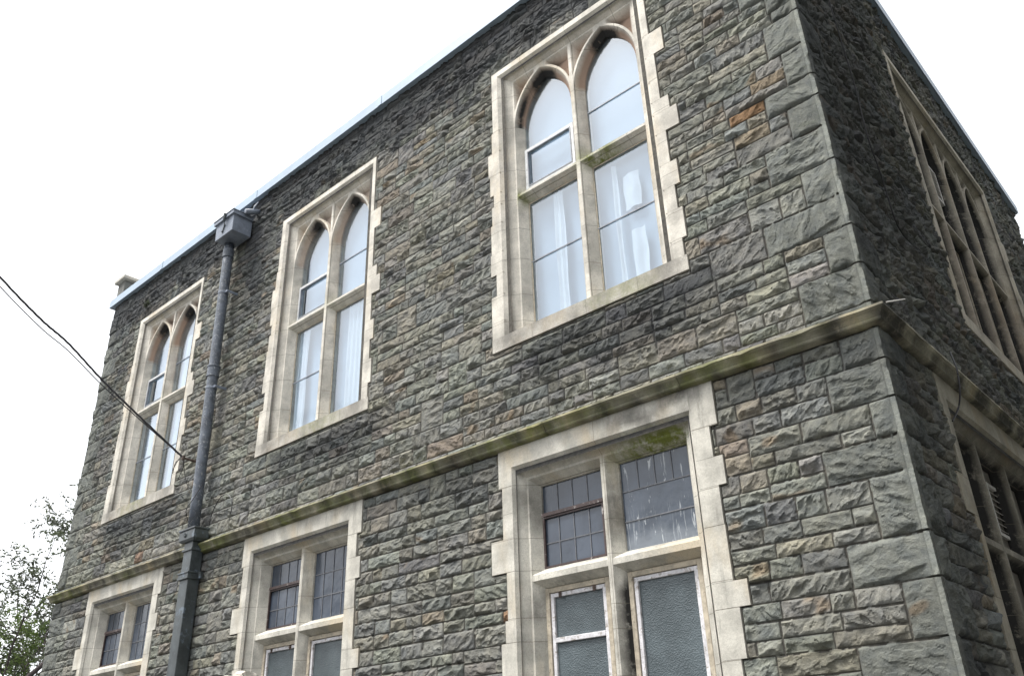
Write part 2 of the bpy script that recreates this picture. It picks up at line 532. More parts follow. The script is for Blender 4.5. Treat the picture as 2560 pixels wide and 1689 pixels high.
def make_wall(name, us, zs, stones, dress, holes, corner_u, corner_sign, seed, parent, soot_fn, relief=1.0, rz=0.0, rusty=()):
    """height field of rock-faced stones. us, zs: grid lines; dress: rectangles of dressed stone; holes: cut out"""
    g = np.random.default_rng(seed)
    nu, nz = len(us), len(zs)
    U, Z = np.meshgrid(us, zs)                   # [nz, nu]
    sid = np.zeros((nz, nu), np.int32)
    S = np.array(stones)
    for i, s in enumerate(stones):
        a = np.searchsorted(us, s[0]); b_ = np.searchsorted(us, s[1]); c = np.searchsorted(zs, s[2]); d = np.searchsorted(zs, s[3])
        sid[c:d, a:b_] = i
    n = len(stones)
    a0, a1, b0, b1, kind = (S[sid, i] for i in range(5))
    s = U - a0; t = Z - b0; w = a1 - a0; h = b1 - b0
    e_noise = vnoise(U * 21, Z * 21, seed) * .004 + vnoise(U * 6, Z * 6, seed + 1) * .003
    de = np.minimum(np.minimum(s, w - s), np.minimum(t, h - t)) - .0055 + e_noise
    # keep stones clear of the dressed openings
    dd = np.full(U.shape, 9.0)
    for (x0, x1, z0, z1) in dress:
        q = np.hypot(np.maximum(np.maximum(x0 - U, U - x1), 0), np.maximum(np.maximum(z0 - Z, Z - z1), 0))
        dd = np.minimum(dd, q)
    dd = dd - .009 + e_noise * .5
    de = np.minimum(de, dd)
    qn = kind > 0
    if corner_u is not None:
        dc = (corner_u - U) * corner_sign        # distance to the corner arris
        de_q = np.minimum(np.where(corner_sign > 0, s, w - s), np.minimum(t, h - t)) - .0055 + e_noise
        de = np.where((kind == 1), np.minimum(np.minimum(de_q, dd), dc - .043 + e_noise), de)
    dep = np.maximum(de, 0)
    # pitched edges
    hm = g.uniform(.034, .056, n) * relief
    hm[S[:, 4] > 0] *= .75
    sharp = g.uniform(.009, .020, n)
    base = hm[sid] * (1 - np.exp(-dep / sharp[sid]))
    # facets struck off by the chisel
    F = np.full(U.shape, 9.0)
    for kf in range(10):
        if kf == 0:      # broad face leaning back towards the top
            ang = g.normal(np.pi / 2, .35, n); sl = g.uniform(.15, .50, n); A = g.uniform(.030, .046, n); pos = g.uniform(.12, .42, n)
        elif kf == 1:    # undercut below
            ang = g.normal(-np.pi / 2, .4, n); sl = g.uniform(.7, 1.9, n); A = g.uniform(.034, .052, n); pos = np.where(S[:, 4] > 0, g.uniform(.03, .14, n), g.uniform(.10, .40, n))
        else:
            ang = g.uniform(-np.pi, np.pi, n); sl = g.uniform(.2, 1.1, n); A = g.uniform(.032, .056, n); pos = g.uniform(.2, .8, n)
        ps = g.uniform(.15, .85, n)
        flat = S[:, 4] > 0
        sl = np.where(flat & (kf != 1), sl * .18, sl)
        d = np.cos(ang)[sid] * (s - ps[sid] * w) + np.sin(ang)[sid] * (t - pos[sid] * h)
        wob = 1 + .22 * vnoise(U * 14 + sid * 3.7, Z * 14, seed + 20 + kf)
        F = np.minimum(F, A[sid] * relief - sl[sid] * d * wob)
    hgt = np.minimum(base, np.maximum(F, .004 * relief))
    hgt = .85 * hgt + .15 * base
    # broken ledges, ridges and grain, in a direction of each stone's own
    al = g.normal(.25, .6, n)[sid]
    off = g.uniform(0, 400, n)[sid]
    ca, sa = np.cos(al), np.sin(al)
    p = s * ca + t * sa; q = -s * sa + t * ca
    rough = g.uniform(.45, 1.25, n)
    rough[S[:, 4] > 0] *= .62
    R = rough[sid] * sstep(0, .022, dep)
    n1 = vnoise(p * 7 + off, q * 17 + off, seed + 2)
    wx = .25 * vnoise(p * 9 + off, q * 9, seed + 31); wy = .25 * vnoise(p * 9 + off, q * 9, seed + 32)
    n2 = scallop(p * 9 + off + wx, q * 17 + wy, seed + 3) - .25
    n3 = scallop(p * 24 + off + wx * 2, q * 40 + wy * 2, seed + 4) - .25
    n4 = vnoise(p * 80 + off, q * 110, seed + 5)
    ledge = sstep(-.012, .016, n1 + .35 * vnoise(p * 22 + off, q * 40, seed + 6) - g.uniform(-.35, .4, n)[sid])
    hgt = hgt + relief * R * (.009 * (ledge - .5) + .004 * n1 + .026 * n2 + .011 * n3 + .0020 * n4)
    hgt = np.where(dep > 0, np.maximum(hgt, .001), -.004)
    if corner_u is not None:
        strip = (kind == 1) & (dc < .043) & (np.minimum(t, h - t) > .003)
        hgt = np.where(strip, .024 + .0012 * vnoise(U * 40, Z * 40, seed + 9), hgt)
        hgt = np.where((kind == 1) & (dc < .11) & ~strip, np.maximum(hgt * sstep(.043, .11, dc) + .028 * (1 - sstep(.043, .11, dc)) * (dep > 0), 0), hgt)
    hgt = np.where(dd <= 0, -.01, hgt)
    Y = .018 - hgt
    Ug = U
    if corner_u is not None:                     # worn, chipped arris
        chip = .011 * sstep(.25, .6, vnoise(Z * 5.5, Z * 0 + .37, 77)) + .005 * np.abs(vnoise(Z * 27, Z * 0 + .71, 78))
        wgt = sstep(.034, 0, dc)
        Ug = U - corner_sign * chip * wgt
        Y = Y + chip * wgt
    # colours of the stones
    ci = g.choice(len(PAL), n, p=PW)
    colr = np.array([p_[0] for p_ in PAL])[ci] * g.uniform(.80, 1.2, (n, 1)) * g.uniform(.97, 1.03, (n, 3))
    qm = S[:, 4] > 0
    colr[qm] = np.array((.150, .158, .145)) * g.uniform(.85, 1.2, (qm.sum(), 1))
    for (ru, rz_, rc) in rusty:                  # the few iron-stained blocks
        colr[(S[:, 0] < ru) & (S[:, 1] > ru) & (S[:, 2] < rz_) & (S[:, 3] > rz_)] = rc
    C = colr[sid]
    band = vnoise(p * 4 + off, q * 22 + off, seed + 12)
    C = C * (1 + .16 * band)[..., None]
    # warm iron veins in some stones
    vein = sstep(.15, .6, vnoise(p * 5 + off, q * 9, seed + 13)) * (g.random(n) < .09)[sid]
    C = C * (1 - vein[..., None] * .6) + np.array((.21, .155, .10)) * vein[..., None] * .6
    mort = (dep <= 0.0)
    if corner_u is not None:
        mort &= ~strip
        C = np.where(strip[..., None], C * 1.45, C)
    C = np.where(mort[..., None], np.array((.095, .090, .080)) * (1 + .35 * vnoise(U * 30, Z * 30, seed + 14))[..., None], C)
    soot = soot_fn(U, Z)
    # mesh
    co = np.stack([Ug, Y, Z], -1).reshape(-1, 3).astype(np.float32)
    uc = (us[:-1] + us[1:]) / 2; zc = (zs[:-1] + zs[1:]) / 2
    keep = np.ones((nz - 1, nu - 1), bool)
    for (x0, x1, z0, z1) in holes:
        keep &= ~((uc[None, :] > x0) & (uc[None, :] < x1) & (zc[:, None] > z0) & (zc[:, None] < z1))
    jj, ii = np.nonzero(keep)
    v0 = jj * nu + ii
    quads = np.stack([v0, v0 + 1, v0 + 1 + nu, v0 + nu], -1).astype(np.int32)
    me = bpy.data.meshes.new(name)
    me.vertices.add(len(co)); me.vertices.foreach_set('co', co.ravel())
    me.loops.add(quads.size); me.loops.foreach_set('vertex_index', quads.ravel())
    me.polygons.add(len(quads)); me.polygons.foreach_set('loop_start', np.arange(0, quads.size, 4, dtype=np.int32))
    me.update(calc_edges=True)
    me.polygons.foreach_set('use_smooth', np.zeros(len(quads), bool))
    at = me.attributes.new('stone_col', 'FLOAT_COLOR', 'POINT')
    rgba = np.concatenate([C.reshape(-1, 3), np.ones((nu * nz, 1))], 1).astype(np.float32)
    at.data.foreach_set('color', rgba.ravel())
    at = me.attributes.new('soot', 'FLOAT', 'POINT')
    at.data.foreach_set('value', soot.ravel().astype(np.float32))
    me.materials.append(M['rubble'])
    o = bpy.data.objects.new(name, me)
    o.rotation_euler = (0, 0, rz)
    return link(o, parent)


building = tag(empty("stone_building", (0, 0, 0)),
               "two storey grey rubble stone building with pale limestone window surrounds", "building")

XL = -13.30            # left end of the front
YB = 9.0               # depth of the building
ZT = 9.74
JL = [4.30, 4.051, 3.776, 3.519, 3.276, 2.882, 2.608, 2.268, 2.0, 1.68, 1.4, 1.05, .75, .4, 0.0]
JU = [9.74, 9.45, 9.1, 8.82, 8.52, 8.19, 7.95, 7.64, 7.444, 7.32, 6.955, 6.606, 6.379, 6.072, 5.741, 5.417, 5.138, 4.808, 4.49, 4.30]
bands = [(b_, a_) for a_, b_ in zip(JL[:-1], JL[1:])][::-1] + [(b_, a_) for a_, b_ in zip(JU[:-1], JU[1:])][::-1]
QW = {4.051: .299, 3.776: .442, 3.519: .194, 3.276: .575, 2.882: .303, 2.608: .543, 2.268: .251, 2.0: .60,
      7.32: .244, 6.955: .342, 6.606: .238, 6.379: .455, 6.072: .293, 5.741: .545, 5.417: .299, 5.138: .678, 4.808: .241, 4.49: .501}
quo_front = lambda z0, z1, i: QW.get(round(z0, 3), .27 if i % 2 else .5)
quo_left = lambda z0, z1, i: .3 if i % 2 else .52

# window positions along each wall
UPX = (-2.456, -6.641, -10.934)
LOX = (-2.462, -6.70, -10.93)
SUY, SLY = 4.73, 3.05           # centres on the side wall
# teeth: (z0, z1, left reach, right reach) beyond the plain jamb edge
TU = [(5.33, 5.655, .075, .02), (5.655, 5.96, .075, .065), (5.96, 6.21, .0, .02), (6.21, 6.47, .075, .075), (6.47, 6.83, .06, .01),
      (6.83, 7.06, .04, .155), (7.06, 7.215, .01, .085), (7.215, 7.47, .06, -.0), (7.47, 7.78, .08, -.0), (7.78, 8.06, .02, .115), (8.06, 8.925, .0, -.03)]
TL = [(1.2, 1.62, .10, .05), (1.62, 1.95, .0, .13), (1.95, 2.276, .02, .02), (2.276, 2.61, .05, .065), (2.61, 2.79, .0, .15), (2.79, 3.19, -.03, .045),
      (3.19, 3.48, .145, .04), (3.48, 3.70, -.0, .105), (3.70, 3.945, -.0, .03), (3.945, 4.31, .04, .10)]
HU, HL = 1.065, 1.06


def dress_rects(c, half, teeth, ztop, z0):
    return [(c - half - l, c + half + r, a, b_) for a, b_, l, r in teeth]


def axis_lines(a, b, fine, coarse, power=1.0):
    """grid lines from a to b, spacing going from `coarse` at a to `fine` at b"""
    out = [b]; x = b
    while x > a:
        f = (b - x) / (b - a)
        x -= fine + (coarse - fine) * f ** power
        out.append(max(x, a))
    return np.array(sorted(set(out)))


us = axis_lines(XL, .009, .0068, .0185)
zs = np.concatenate([np.arange(0, 1.7, .05), np.arange(1.7, ZT, .0084), [ZT]])
dress_f = []; hole_f = []
for c in UPX:
    dress_f += dress_rects(c, HU, TU, 8.925, 5.33); hole_f.append((c - .9, c + .9, 5.42, 8.80))
for c in LOX:
    dress_f += dress_rects(c, HL, TL, 4.31, 1.2); hole_f.append((c - .9, c + .9, 1.35, 4.05))
dress_f.append((XL - 1, 1, 4.295, 4.425))


def soot_front(U, Z):
    n = vnoise(U * 1.3, Z * 1.9, 90) * .5 + vnoise(U * 4, Z * 5, 91) * .3 + vnoise(U * 13, Z * 3, 92) * .25
    a = sstep(8.55, 9.25, Z + n * .8) * 1.0                                  # under the parapet
    b_ = sstep(4.30, 4.1, Z) * sstep(3.65, 4.2, Z + n * .3) * .55           # just below the string course
    c = np.zeros_like(U)
    for x in UPX:                                                            # runs beneath the sills
        c = np.maximum(c, sstep(1.5, .8, np.abs(U - x - .2) + n * .6) * sstep(5.33, 5.25, Z) * sstep(4.45, 5.25, Z + n * .5) * .9)
    d = sstep(.75, .1, np.abs(U + 8.35) + n * .5) * sstep(6.3, 8.9, Z + n) * .95   # by the hopper
    e = sstep(.35, .8, n) * .4
    f = sstep(.5, .1, np.abs(U + 12.55) + n * .4) * sstep(5.2, 7.5, Z) * .55
    return np.clip(np.maximum.reduce([a, b_, c, d, e, f]), 0, 1)


front_stones = lay_stones(bands, XL, .009, quo_front, quo_left, 5)
make_wall("front_wall", us, zs, front_stones, dress_f, hole_f, .009, 1, 101, building, soot_front,
          rusty=[(at_y(a, b_, -.02).x, at_y(a, b_, -.02).z, c_) for a, b_, c_ in
                 ((1852, 291, (.24, .15, .085)), (1255, 1527, (.23, .15, .095)), (345, 1385, (.21, .15, .115)), (1905, 205, (.22, .18, .13)), (1890, 330, (.21, .18, .135)))])

# side wall: local u runs away from the corner; the object is turned so that u = world y
us2 = axis_lines(-YB, .009, .0095, .019)
us2 = np.sort(-us2)
dress_s = dress_rects(SUY, 1.907, TU, 8.925, 5.33) + dress_rects(SLY, 1.902, TL, 4.31, 1.2) + [(-1, YB + 1, 4.295, 4.425)]
hole_s = [(SUY - 1.74, SUY + 1.74, 5.42, 8.80), (SLY - 1.74, SLY + 1.74, 1.35, 4.05)]


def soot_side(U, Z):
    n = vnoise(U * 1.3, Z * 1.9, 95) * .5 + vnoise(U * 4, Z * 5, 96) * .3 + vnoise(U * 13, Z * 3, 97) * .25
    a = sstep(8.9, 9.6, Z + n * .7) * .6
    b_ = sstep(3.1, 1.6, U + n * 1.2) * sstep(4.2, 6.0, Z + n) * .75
    e = .25 + sstep(-.1, .5, n) * .6  # shade of the dim side painted in over its real grime
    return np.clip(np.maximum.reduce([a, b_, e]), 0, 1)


quo_side = lambda z0, z1, i: .52 if i % 2 else .3


def lay_side():
    st = lay_stones(bands, -YB, .009, lambda a, b_, i: .75 - min(.5, QW.get(round(a, 3), .4)), None, 17)
    return [(-s[1], -s[0], s[2], s[3], s[4]) for s in st]


make_wall("side_wall", us2, zs, lay_side(), dress_s, hole_s, -.009, -1, 202, building, soot_side, relief=1.3, rz=rad(90))

# ------------------------------------------------------------------ closing walls, roof, fascia, string course
mb = MB(); mb.box(XL, XL + .35, .06, YB, 0, ZT - .01); mb.build("end_wall", M['plainwall'], building)
mb = MB(); mb.box(XL + .35, -.06, YB - .35, YB - .01, 0, ZT - .01); mb.build("rear_wall", M['plainwall'], building)
mb = MB(); mb.box(XL + .06, -.06, .06, YB - .06, ZT + .005, ZT + .08); mb.build("roof", M['roof'], building)


def sweep(path_pts, prof, name, mat, attrs=None, wob=0.0, chip=0.0, step=.08, smooth=False, gaps=None, bevel=0):
    """profile of (projection, z) swept along the wall line with mitred corners"""
    r = random.Random(4)
    P = [Vector(p) for p in path_pts]
    nrm = []
    for i in range(len(P) - 1):
        t = (P[i + 1] - P[i]).normalized(); nrm.append(Vector((t.y, -t.x)))
    mb = MB()
    for i in range(len(P) - 1):
        L = (P[i + 1] - P[i]).length
        cuts = [0.0] + sorted(g for g in (gaps[i] if gaps else [])) + [L]
        for ca, cb in zip(cuts[:-1], cuts[1:]):
            a = ca + (.0025 if ca > 0 else 0); b_ = cb - (.0025 if cb < L else 0)
            n = max(1, int((b_ - a) / step))
            rings = []
            for k in range(n + 1):
                d = a + (b_ - a) * k / n
                base = P[i] + (P[i + 1] - P[i]) * (d / L)
                ring = []
                for j, (p, z) in enumerate(prof):
                    o = nrm[i] * p
                    if d == 0 and i > 0:
                        o = (nrm[i] + nrm[i - 1]) * p
                    if d == L and i < len(P) - 2:
                        o = (nrm[i] + nrm[i + 1]) * p
                    q = base + o
                    dz = 0
                    if wob and 0 < d < L:
                        dz = wob * math.sin(d * 1.7 + i) * .6 + r.uniform(-wob, wob) * .5
                        if chip and 0 < j < 4 and r.random() < .16:
                            dz -= r.uniform(0, chip)
                    ring.append((q.x, q.y, z + dz))
                rings.append(ring)
            mb.loft(rings, True, True)
    return mb.build(name, mat, building, smooth=smooth, attrs=attrs, bevel=bevel)


path = [(XL, 1.2), (XL, 0), (0, 0), (0, YB)]
prof = [(-.02, 4.430), (.085, 4.412), (.098, 4.406), (.100, 4.388), (.090, 4.381), (.074, 4.366), (.060, 4.345), (.052, 4.330),
        (.054, 4.322), (.050, 4.311), (.038, 4.305), (.022, 4.300), (-.02, 4.296)]
gp = [[], [1.15 * i + .3 * math.sin(i * 2.1) for i in range(1, 11)], [1.3 * i for i in range(1, 7)]]
def _vn(x, y, s):
    return float(vnoise(np.array([x]), np.array([y]), s)[0])
sweep(path, prof, "string_course", M['lime_string'],
      {'moss': lambda c: max(0, min(.85, .30 + .9 * _vn(c.x * .9 + 3, c.y + c.z, 7) + .4 * _vn(c.x * 6, c.z * 3, 8))) * (1 if c.x < -.02 else .2),
       'soot': lambda c: max(0, min(.9, .32 + .9 * _vn(c.x * 5, c.y * 5 + c.z, 17) + (.35 if c.z < 4.37 else 0)))}, .0025, .012, smooth=False, gaps=gp)  # grime mottling, plus shadow painted darker along the underside
fprof = [(-.02, 9.700), (.052, 9.700), (.052, 9.716), (.062, 9.716), (.066, 9.690), (.070, 9.690), (.072, 9.838), (.060, 9.845), (-.02, 9.835)]
sweep(path, fprof, "roof_fascia", M['fascia'], None, .001, 0, 1.0, gaps=[[], [1.9, 4.83, 7.8, 10.7], [3, 6]])

fas = bpy.data.objects["roof_fascia"]
for g_ in (1.9, 4.83, 7.8, 10.7):
    mb = MB(); mb.box(XL + g_ - .035, XL + g_ + .035, -.078, -.06, 9.688, 9.841)
    mb.build("joint_cover", M['fascia'], fas, bevel=.002)

# corner pier with a cap, above the left end
mb = MB(); mb.box(-13.31, -13.03, -.005, .55, 9.845, 10.19)
pier = mb.build("corner_pier", M['plainwall'], building, bevel=.012)
mb = MB(); mb.loft([[(-13.33, -.03, 10.19), (-13.0, -.03, 10.19), (-13.0, .6, 10.19), (-13.33, .6, 10.19)],
                    [(-13.37, -.07, 10.21), (-12.96, -.07, 10.21), (-12.96, .64, 10.21), (-13.37, .64, 10.21)],
                    [(-13.37, -.07, 10.27), (-12.96, -.07, 10.27), (-12.96, .64, 10.27), (-13.37, .64, 10.27)],
                    [(-13.22, .1, 10.36), (-13.1, .1, 10.36), (-13.1, .5, 10.36), (-13.22, .5, 10.36)]], True, True)
mb.build("pier_cap", M['lime_lower'], pier, bevel=.008)

# ------------------------------------------------------------------ windows
PITCH = .842
YT, YG = .10, .20       # tracery plane and glass plane behind the wall face


def arch_pts(x0, x1, zs_, za, n=14):
    """two-centred pointed arch from (x1, zs) over the apex to (x0, zs)"""
    w = (x1 - x0) / 2; h = za - zs_; R = (h * h + w * w) / (2 * w)
    xm = (x0 + x1) / 2
    th = math.acos(max(-1, min(1, (xm - (x1 - R)) / R)))
    right = [(x1 - R + R * math.cos(th * i / n), zs_ + R * math.sin(th * i / n)) for i in range(n + 1)]
    left = [(2 * xm - x, z) for x, z in right[::-1]][1:]
    return right + left


def face_band(mb, half, teeth, inner, ztop, zin):
    """front face of the jambs with the toothed outer edge, and its returns into the wall"""
    r = random.Random(int(half * 1000))
    for sgn in (-1, 1):
        for a, b_, l, rr in teeth:
            reach = (l if sgn < 0 else rr)
            xo = sgn * (half + reach); xi = sgn * inner
            zb = min(b_, zin)
            rr_ = [(xo, 0, a + .001), (xi, 0, a + .001), (xi, 0, b_ - .001), (xo, 0, b_ - .001)]
            if b_ > zin:   # topmost block carries the mitre of the head
                rr_ = [(xo, 0, a + .001), (xi, 0, a + .001), (xi, 0, zin), (xi, 0, ztop), (xo, 0, ztop)]
            mb.face(rr_)
            mb.face([(xo, 0, a), (xo, 0, b_), (xo, .09, b_), (xo, .09, a)])
            for zz in (a + .001, b_ - .001):
                mb.face([(xo, 0, zz), (sgn * (half - .1), 0, zz), (sgn * (half - .1), .09, zz), (xo, .09, zz)])
    N = 24
    mb.loft([[(-inner + 2 * inner * i / N, 0, zin + (ztop - zin) * j / 3) for i in range(N + 1)] for j in range(4)])
    mb.face([(-half, 0, ztop), (half, 0, ztop), (half, .09, ztop), (-half, .09, ztop)])


def u_loft(mb, ringspec, z0, nseg=10):
    """U-shaped rings (half width, head height, depth): up one jamb, across the head and down the other"""
    rings = []
    for hx, zt, y in ringspec:
        pts = [(-hx, y, z0 + (zt - z0) * i / nseg) for i in range(nseg)] + [(-hx + 2 * hx * i / nseg, y, zt) for i in range(nseg)] + \
              [(hx, y, zt - (zt - z0) * i / nseg) for i in range(nseg + 1)]
        rings.append(pts)
    mb.loft(rings)


def mullion(mb, x, z0, z1, n=14):
    mb.prism([(x - .022, YT), (x + .022, YT), (x + .094, YG), (x + .094, YG + .07), (x - .094, YG + .07), (x - .094, YG)], 'z', z0, z1, n)


def transom(mb, x0, x1, zlo, zhi, gl, n=14):
    mb.prism([(YT + .003, zlo), (YT + .003, zhi), (YG, zhi + gl), (YG + .066, zhi + gl), (YG + .066, zlo - gl), (YG, zlo - gl)], 'x', x0, x1, n)


def slab(mb, loop, y0, y1):
    """polygon in x, z extruded between two depths"""
    n = len(loop)
    a = [mb.vert((p[0], y0, p[1])) for p in loop]; b_ = [mb.vert((p[0], y1, p[1])) for p in loop]
    mb.f.append(a); mb.f.append(b_[::-1])
    for i in range(n):
        j = (i + 1) % n
        mb.f.append([a[i], a[j], b_[j], b_[i]])


def rect(x0, x1, z0, z1):
    return [(x0, z0), (x1, z0), (x1, z1), (x0, z1)]


def frame(mb, x0, x1, z0, z1, w, y0, y1):
    mb.box(x0, x0 + w, y0, y1, z0, z1); mb.box(x1 - w, x1, y0, y1, z0, z1)
    mb.box(x0 + w, x1 - w, y0 + .001, y1 - .001, z0, z0 + w); mb.box(x0 + w, x1 - w, y0 + .001, y1 - .001, z1 - w, z1)


def drape_sheet(mb, x0, x1, z0, z1, y, folds, amp, seed):
    r = random.Random(seed)
    n = max(6, int((x1 - x0) / .012)); ph = r.uniform(0, 6)
    rings = []
    for k in range(9):
        z = z0 + (z1 - z0) * k / 8
        rings.append([(x0 + (x1 - x0) * i / n + .006 * math.sin(k + i * .3), y + amp * math.sin(ph + folds * 2 * math.pi * i / n + .25 * math.sin(k)), z) for i in range(n + 1)])
    mb.loft(rings)


def upper_window(pos, nl, rz, lime, soot, moss, rust, spec, label=None):
    """pointed-light window under a square head: stone surround with tracery > mullion, transom, panes, casement, bars, blinds"""
    d = (nl - 2) * PITCH / 2
    ht, hj = .84 + d, .82 + d
    Zs, Za, Zga = 8.07, 8.70, 8.615
    mb = MB()
    face_band(mb, HU + d, TU, .98 + d, 8.925, 8.855)
    u_loft(mb, [(.98 + d, 8.855, 0), (ht, 8.755, YT)], 5.47)
    # tracery plate with the light heads cut out and four sunk spandrels
    n = 14
    cx = [(-(nl - 1) / 2 + i) * PITCH for i in range(nl)]
    TX = []; GX = []
    for i, c in enumerate(cx):
        xl = c - .399; xr = c + .399
        TX.append((xl, xr))
        GX.append((xl + (.06 if i == 0 else .073), xr - (.06 if i == nl - 1 else .073)))
    outer = [(-ht, Zs), (-ht, 8.755), (ht, 8.755), (ht, Zs)]
    for i in range(nl - 1, -1, -1):
        outer += arch_pts(TX[i][0], TX[i][1], Zs, Za, n)
    holes = []
    for i in range(nl):
        R_ = (.63 ** 2 + .399 ** 2) / (2 * .399)
        for sg in (1, -1):
            cxx = cx[i] + sg * (.399 - R_)
            edge = cx[i] + sg * (.399 + (.0 if ((sg < 0 and i == 0) or (sg > 0 and i == nl - 1)) else .004))
            arc = []
            for t in range(12):
                th = rad(17 + (58 - 17) * t / 11)
                arc.append((cxx + sg * (R_ + .026) * math.cos(th), Zs + (R_ + .026) * math.sin(th)))
            ztop = 8.735
            loop = [(edge, arc[0][1] + .0)] + arc[0:] + [(arc[-1][0], ztop), (edge, ztop)]
            loop = [p for p in loop if p[1] <= ztop + 1e-6]
            if abs(loop[0][0] - loop[1][0]) < .006:
                loop = loop[1:]
            loop = [(min(p[0], edge) if sg > 0 else max(p[0], edge), p[1]) for p in loop]
            holes.append(loop)
    mb.poly(outer, holes, YT)
    for lp in holes:
        gx = sum(p[0] for p in lp) / len(lp); gz = sum(p[1] for p in lp) / len(lp) + .03
        mb.loft([[(p[0], YT, p[1]) for p in lp], [(gx + (p[0] - gx) * .5, YT + .085, gz + (p[1] - gz) * .5) for p in lp]], True)
        mb.f.append([mb.vert((gx + (p[0] - gx) * .5, YT + .085, gz + (p[1] - gz) * .5)) for p in lp])
    for i in range(nl):
        A = arch_pts(TX[i][0], TX[i][1], Zs, Za, n); B = arch_pts(GX[i][0], GX[i][1], Zs, Zga, n)
        mid = [(.45 * a[0] + .55 * b_[0], .45 * a[1] + .55 * b_[1]) for a, b_ in zip(A, B)]
        mb.loft([[(p[0], YT, p[1]) for p in A], [(p[0], YT + .06, p[1]) for p in mid], [(p[0], YG, p[1]) for p in B], [(p[0], YG + .08, p[1]) for p in B]])
    for sg in (-1, 1):    # jamb fillet and splay below the springing
        rings = []
        for hx, y in ((ht, YT), (hj, YT), (.76 + d + (.001), YG), (.761 + d, YG + .08)):
            rings.append([(sg * hx, y, 5.45 + (Zs - 5.45) * k / 16) for k in range(17)])
        mb.loft(rings)
    # sill
    xs0, xs1 = -(HU + d) - .075, HU + d + .045
    mb.prism([(-.004, 5.332), (-.004, 5.478), (.02, 5.492), (YG + .01, 5.60), (YG + .1, 5.60), (YG + .1, 5.332)], 'x', xs0, xs1, 24)
    at = {'soot': soot, 'moss': moss, 'rust': rust}
    win = mb.build("arched_window", lime, building, attrs=at)
    win.location = pos; win.rotation_euler = (0, 0, rz)
    for i in range(1, nl):
        x = (-nl / 2 + i) * PITCH
        mb = MB(); mullion(mb, x, 5.50, Zs)
        mb.build("mullion", lime, win, attrs=at)
    mb = MB(); transom(mb, -hj - .005, hj + .005, 7.118, 7.146, .062)
    mb.build("transom", lime, win, attrs=at)
    yp = YG + .018
    for i in range(nl):
        x0, x1 = GX[i][0] - .01, GX[i][1] + .01
        s = spec[i]
        # lower light
        mb = MB(); slab(mb, rect(x0, x1, 5.58, 7.07), yp, yp + .006); mb.build("pane", s.get('glass', M['glass_up']), win)
        if s.get('bar_low'):
            mb = MB(); mb.box(x0, x1, yp - .012, yp - .002, s['bar_low'] - .006, s['bar_low'] + .006); mb.build("glazing_bar", M['bar'], win)
        # slim frame along the glass edge
        mb = MB(); frame(mb, GX[i][0] - .004, GX[i][1] + .004, 5.59, 7.056, .014, yp - .010, yp - .001); mb.build("glazing_bead", s.get('bead', M['frame_tan']), win)
        # upper light
        zb = 7.20
        if s.get('casement'):
            zc = s['casement']
            mb = MB(); frame(mb, x0 + .004, x1 - .004, 7.212, zc, .044, yp - .034, yp + .01)
            cs = mb.build("casement", M['steel_pale'], win)
            mb = MB(); frame(mb, x0 + .040, x1 - .040, 7.250, zc - .038, .012, yp - .040, yp - .012); mb.build("dark_frame", M['bar'], cs)
            mb = MB(); slab(mb, rect(x0 + .03, x1 - .03, 7.24, zc - .03), yp - .008, yp - .004); mb.build("pane", s.get('glass2', M['glass_plain']), cs)
            zb = zc + .002
        A = arch_pts(x0, x1, Zs, Zga + .012, 14)
        loop = [(x0, zb), (x1, zb)] + A
        mb = MB(); slab(mb, loop, yp, yp + .006); mb.build("pane", s.get('glass_top', s.get('glass', M['glass_up'])), win)
        if s.get('bar_up'):
            mb = MB(); mb.box(x0, x1, yp - .012, yp - .002, s['bar_up'] - .006, s['bar_up'] + .006); mb.build("glazing_bar", M['bar'], win)
        # sheets behind the glass; the pale ones paint in its reflections
        mb = MB(); slab(mb, rect(x0 - .06, x1 + .06, 5.55, 8.66), yp + .10, yp + .104); mb.build("blind", s.get('blind', M['blind']), win)
        for k, (a, b_, z0, z1, f) in enumerate(s.get('drapes', ())):
            mb = MB(); drape_sheet(mb, cx[i] + a, cx[i] + b_, z0, z1, yp + .032, f, .012, k + i * 5 + int(pos[0] * 10)); mb.build("curtain", M['drape'], win, smooth=True)
        if s.get('vent'):
            vent(win, *s['vent'])
    return win


def vent(win, x0, x1, z0, z1, y):
    mb = MB(); frame(mb, x0, x1, z0, z1, .03, y - .02, y + .012)
    v = mb.build("louvre_vent", M['pale'], win)
    n = 7
    mb = MB()
    for k in range(n):
        z = z0 + .04 + (z1 - z0 - .08) * (k + .5) / n
        mb.prism([(y - .020, z - .014), (y - .014, z - .016), (y + .010, z + .006), (y + .004, z + .008)], 'x', x0 + .03, x1 - .03)
    mb.build("louvre_blades", M['pale'], v)
    return v


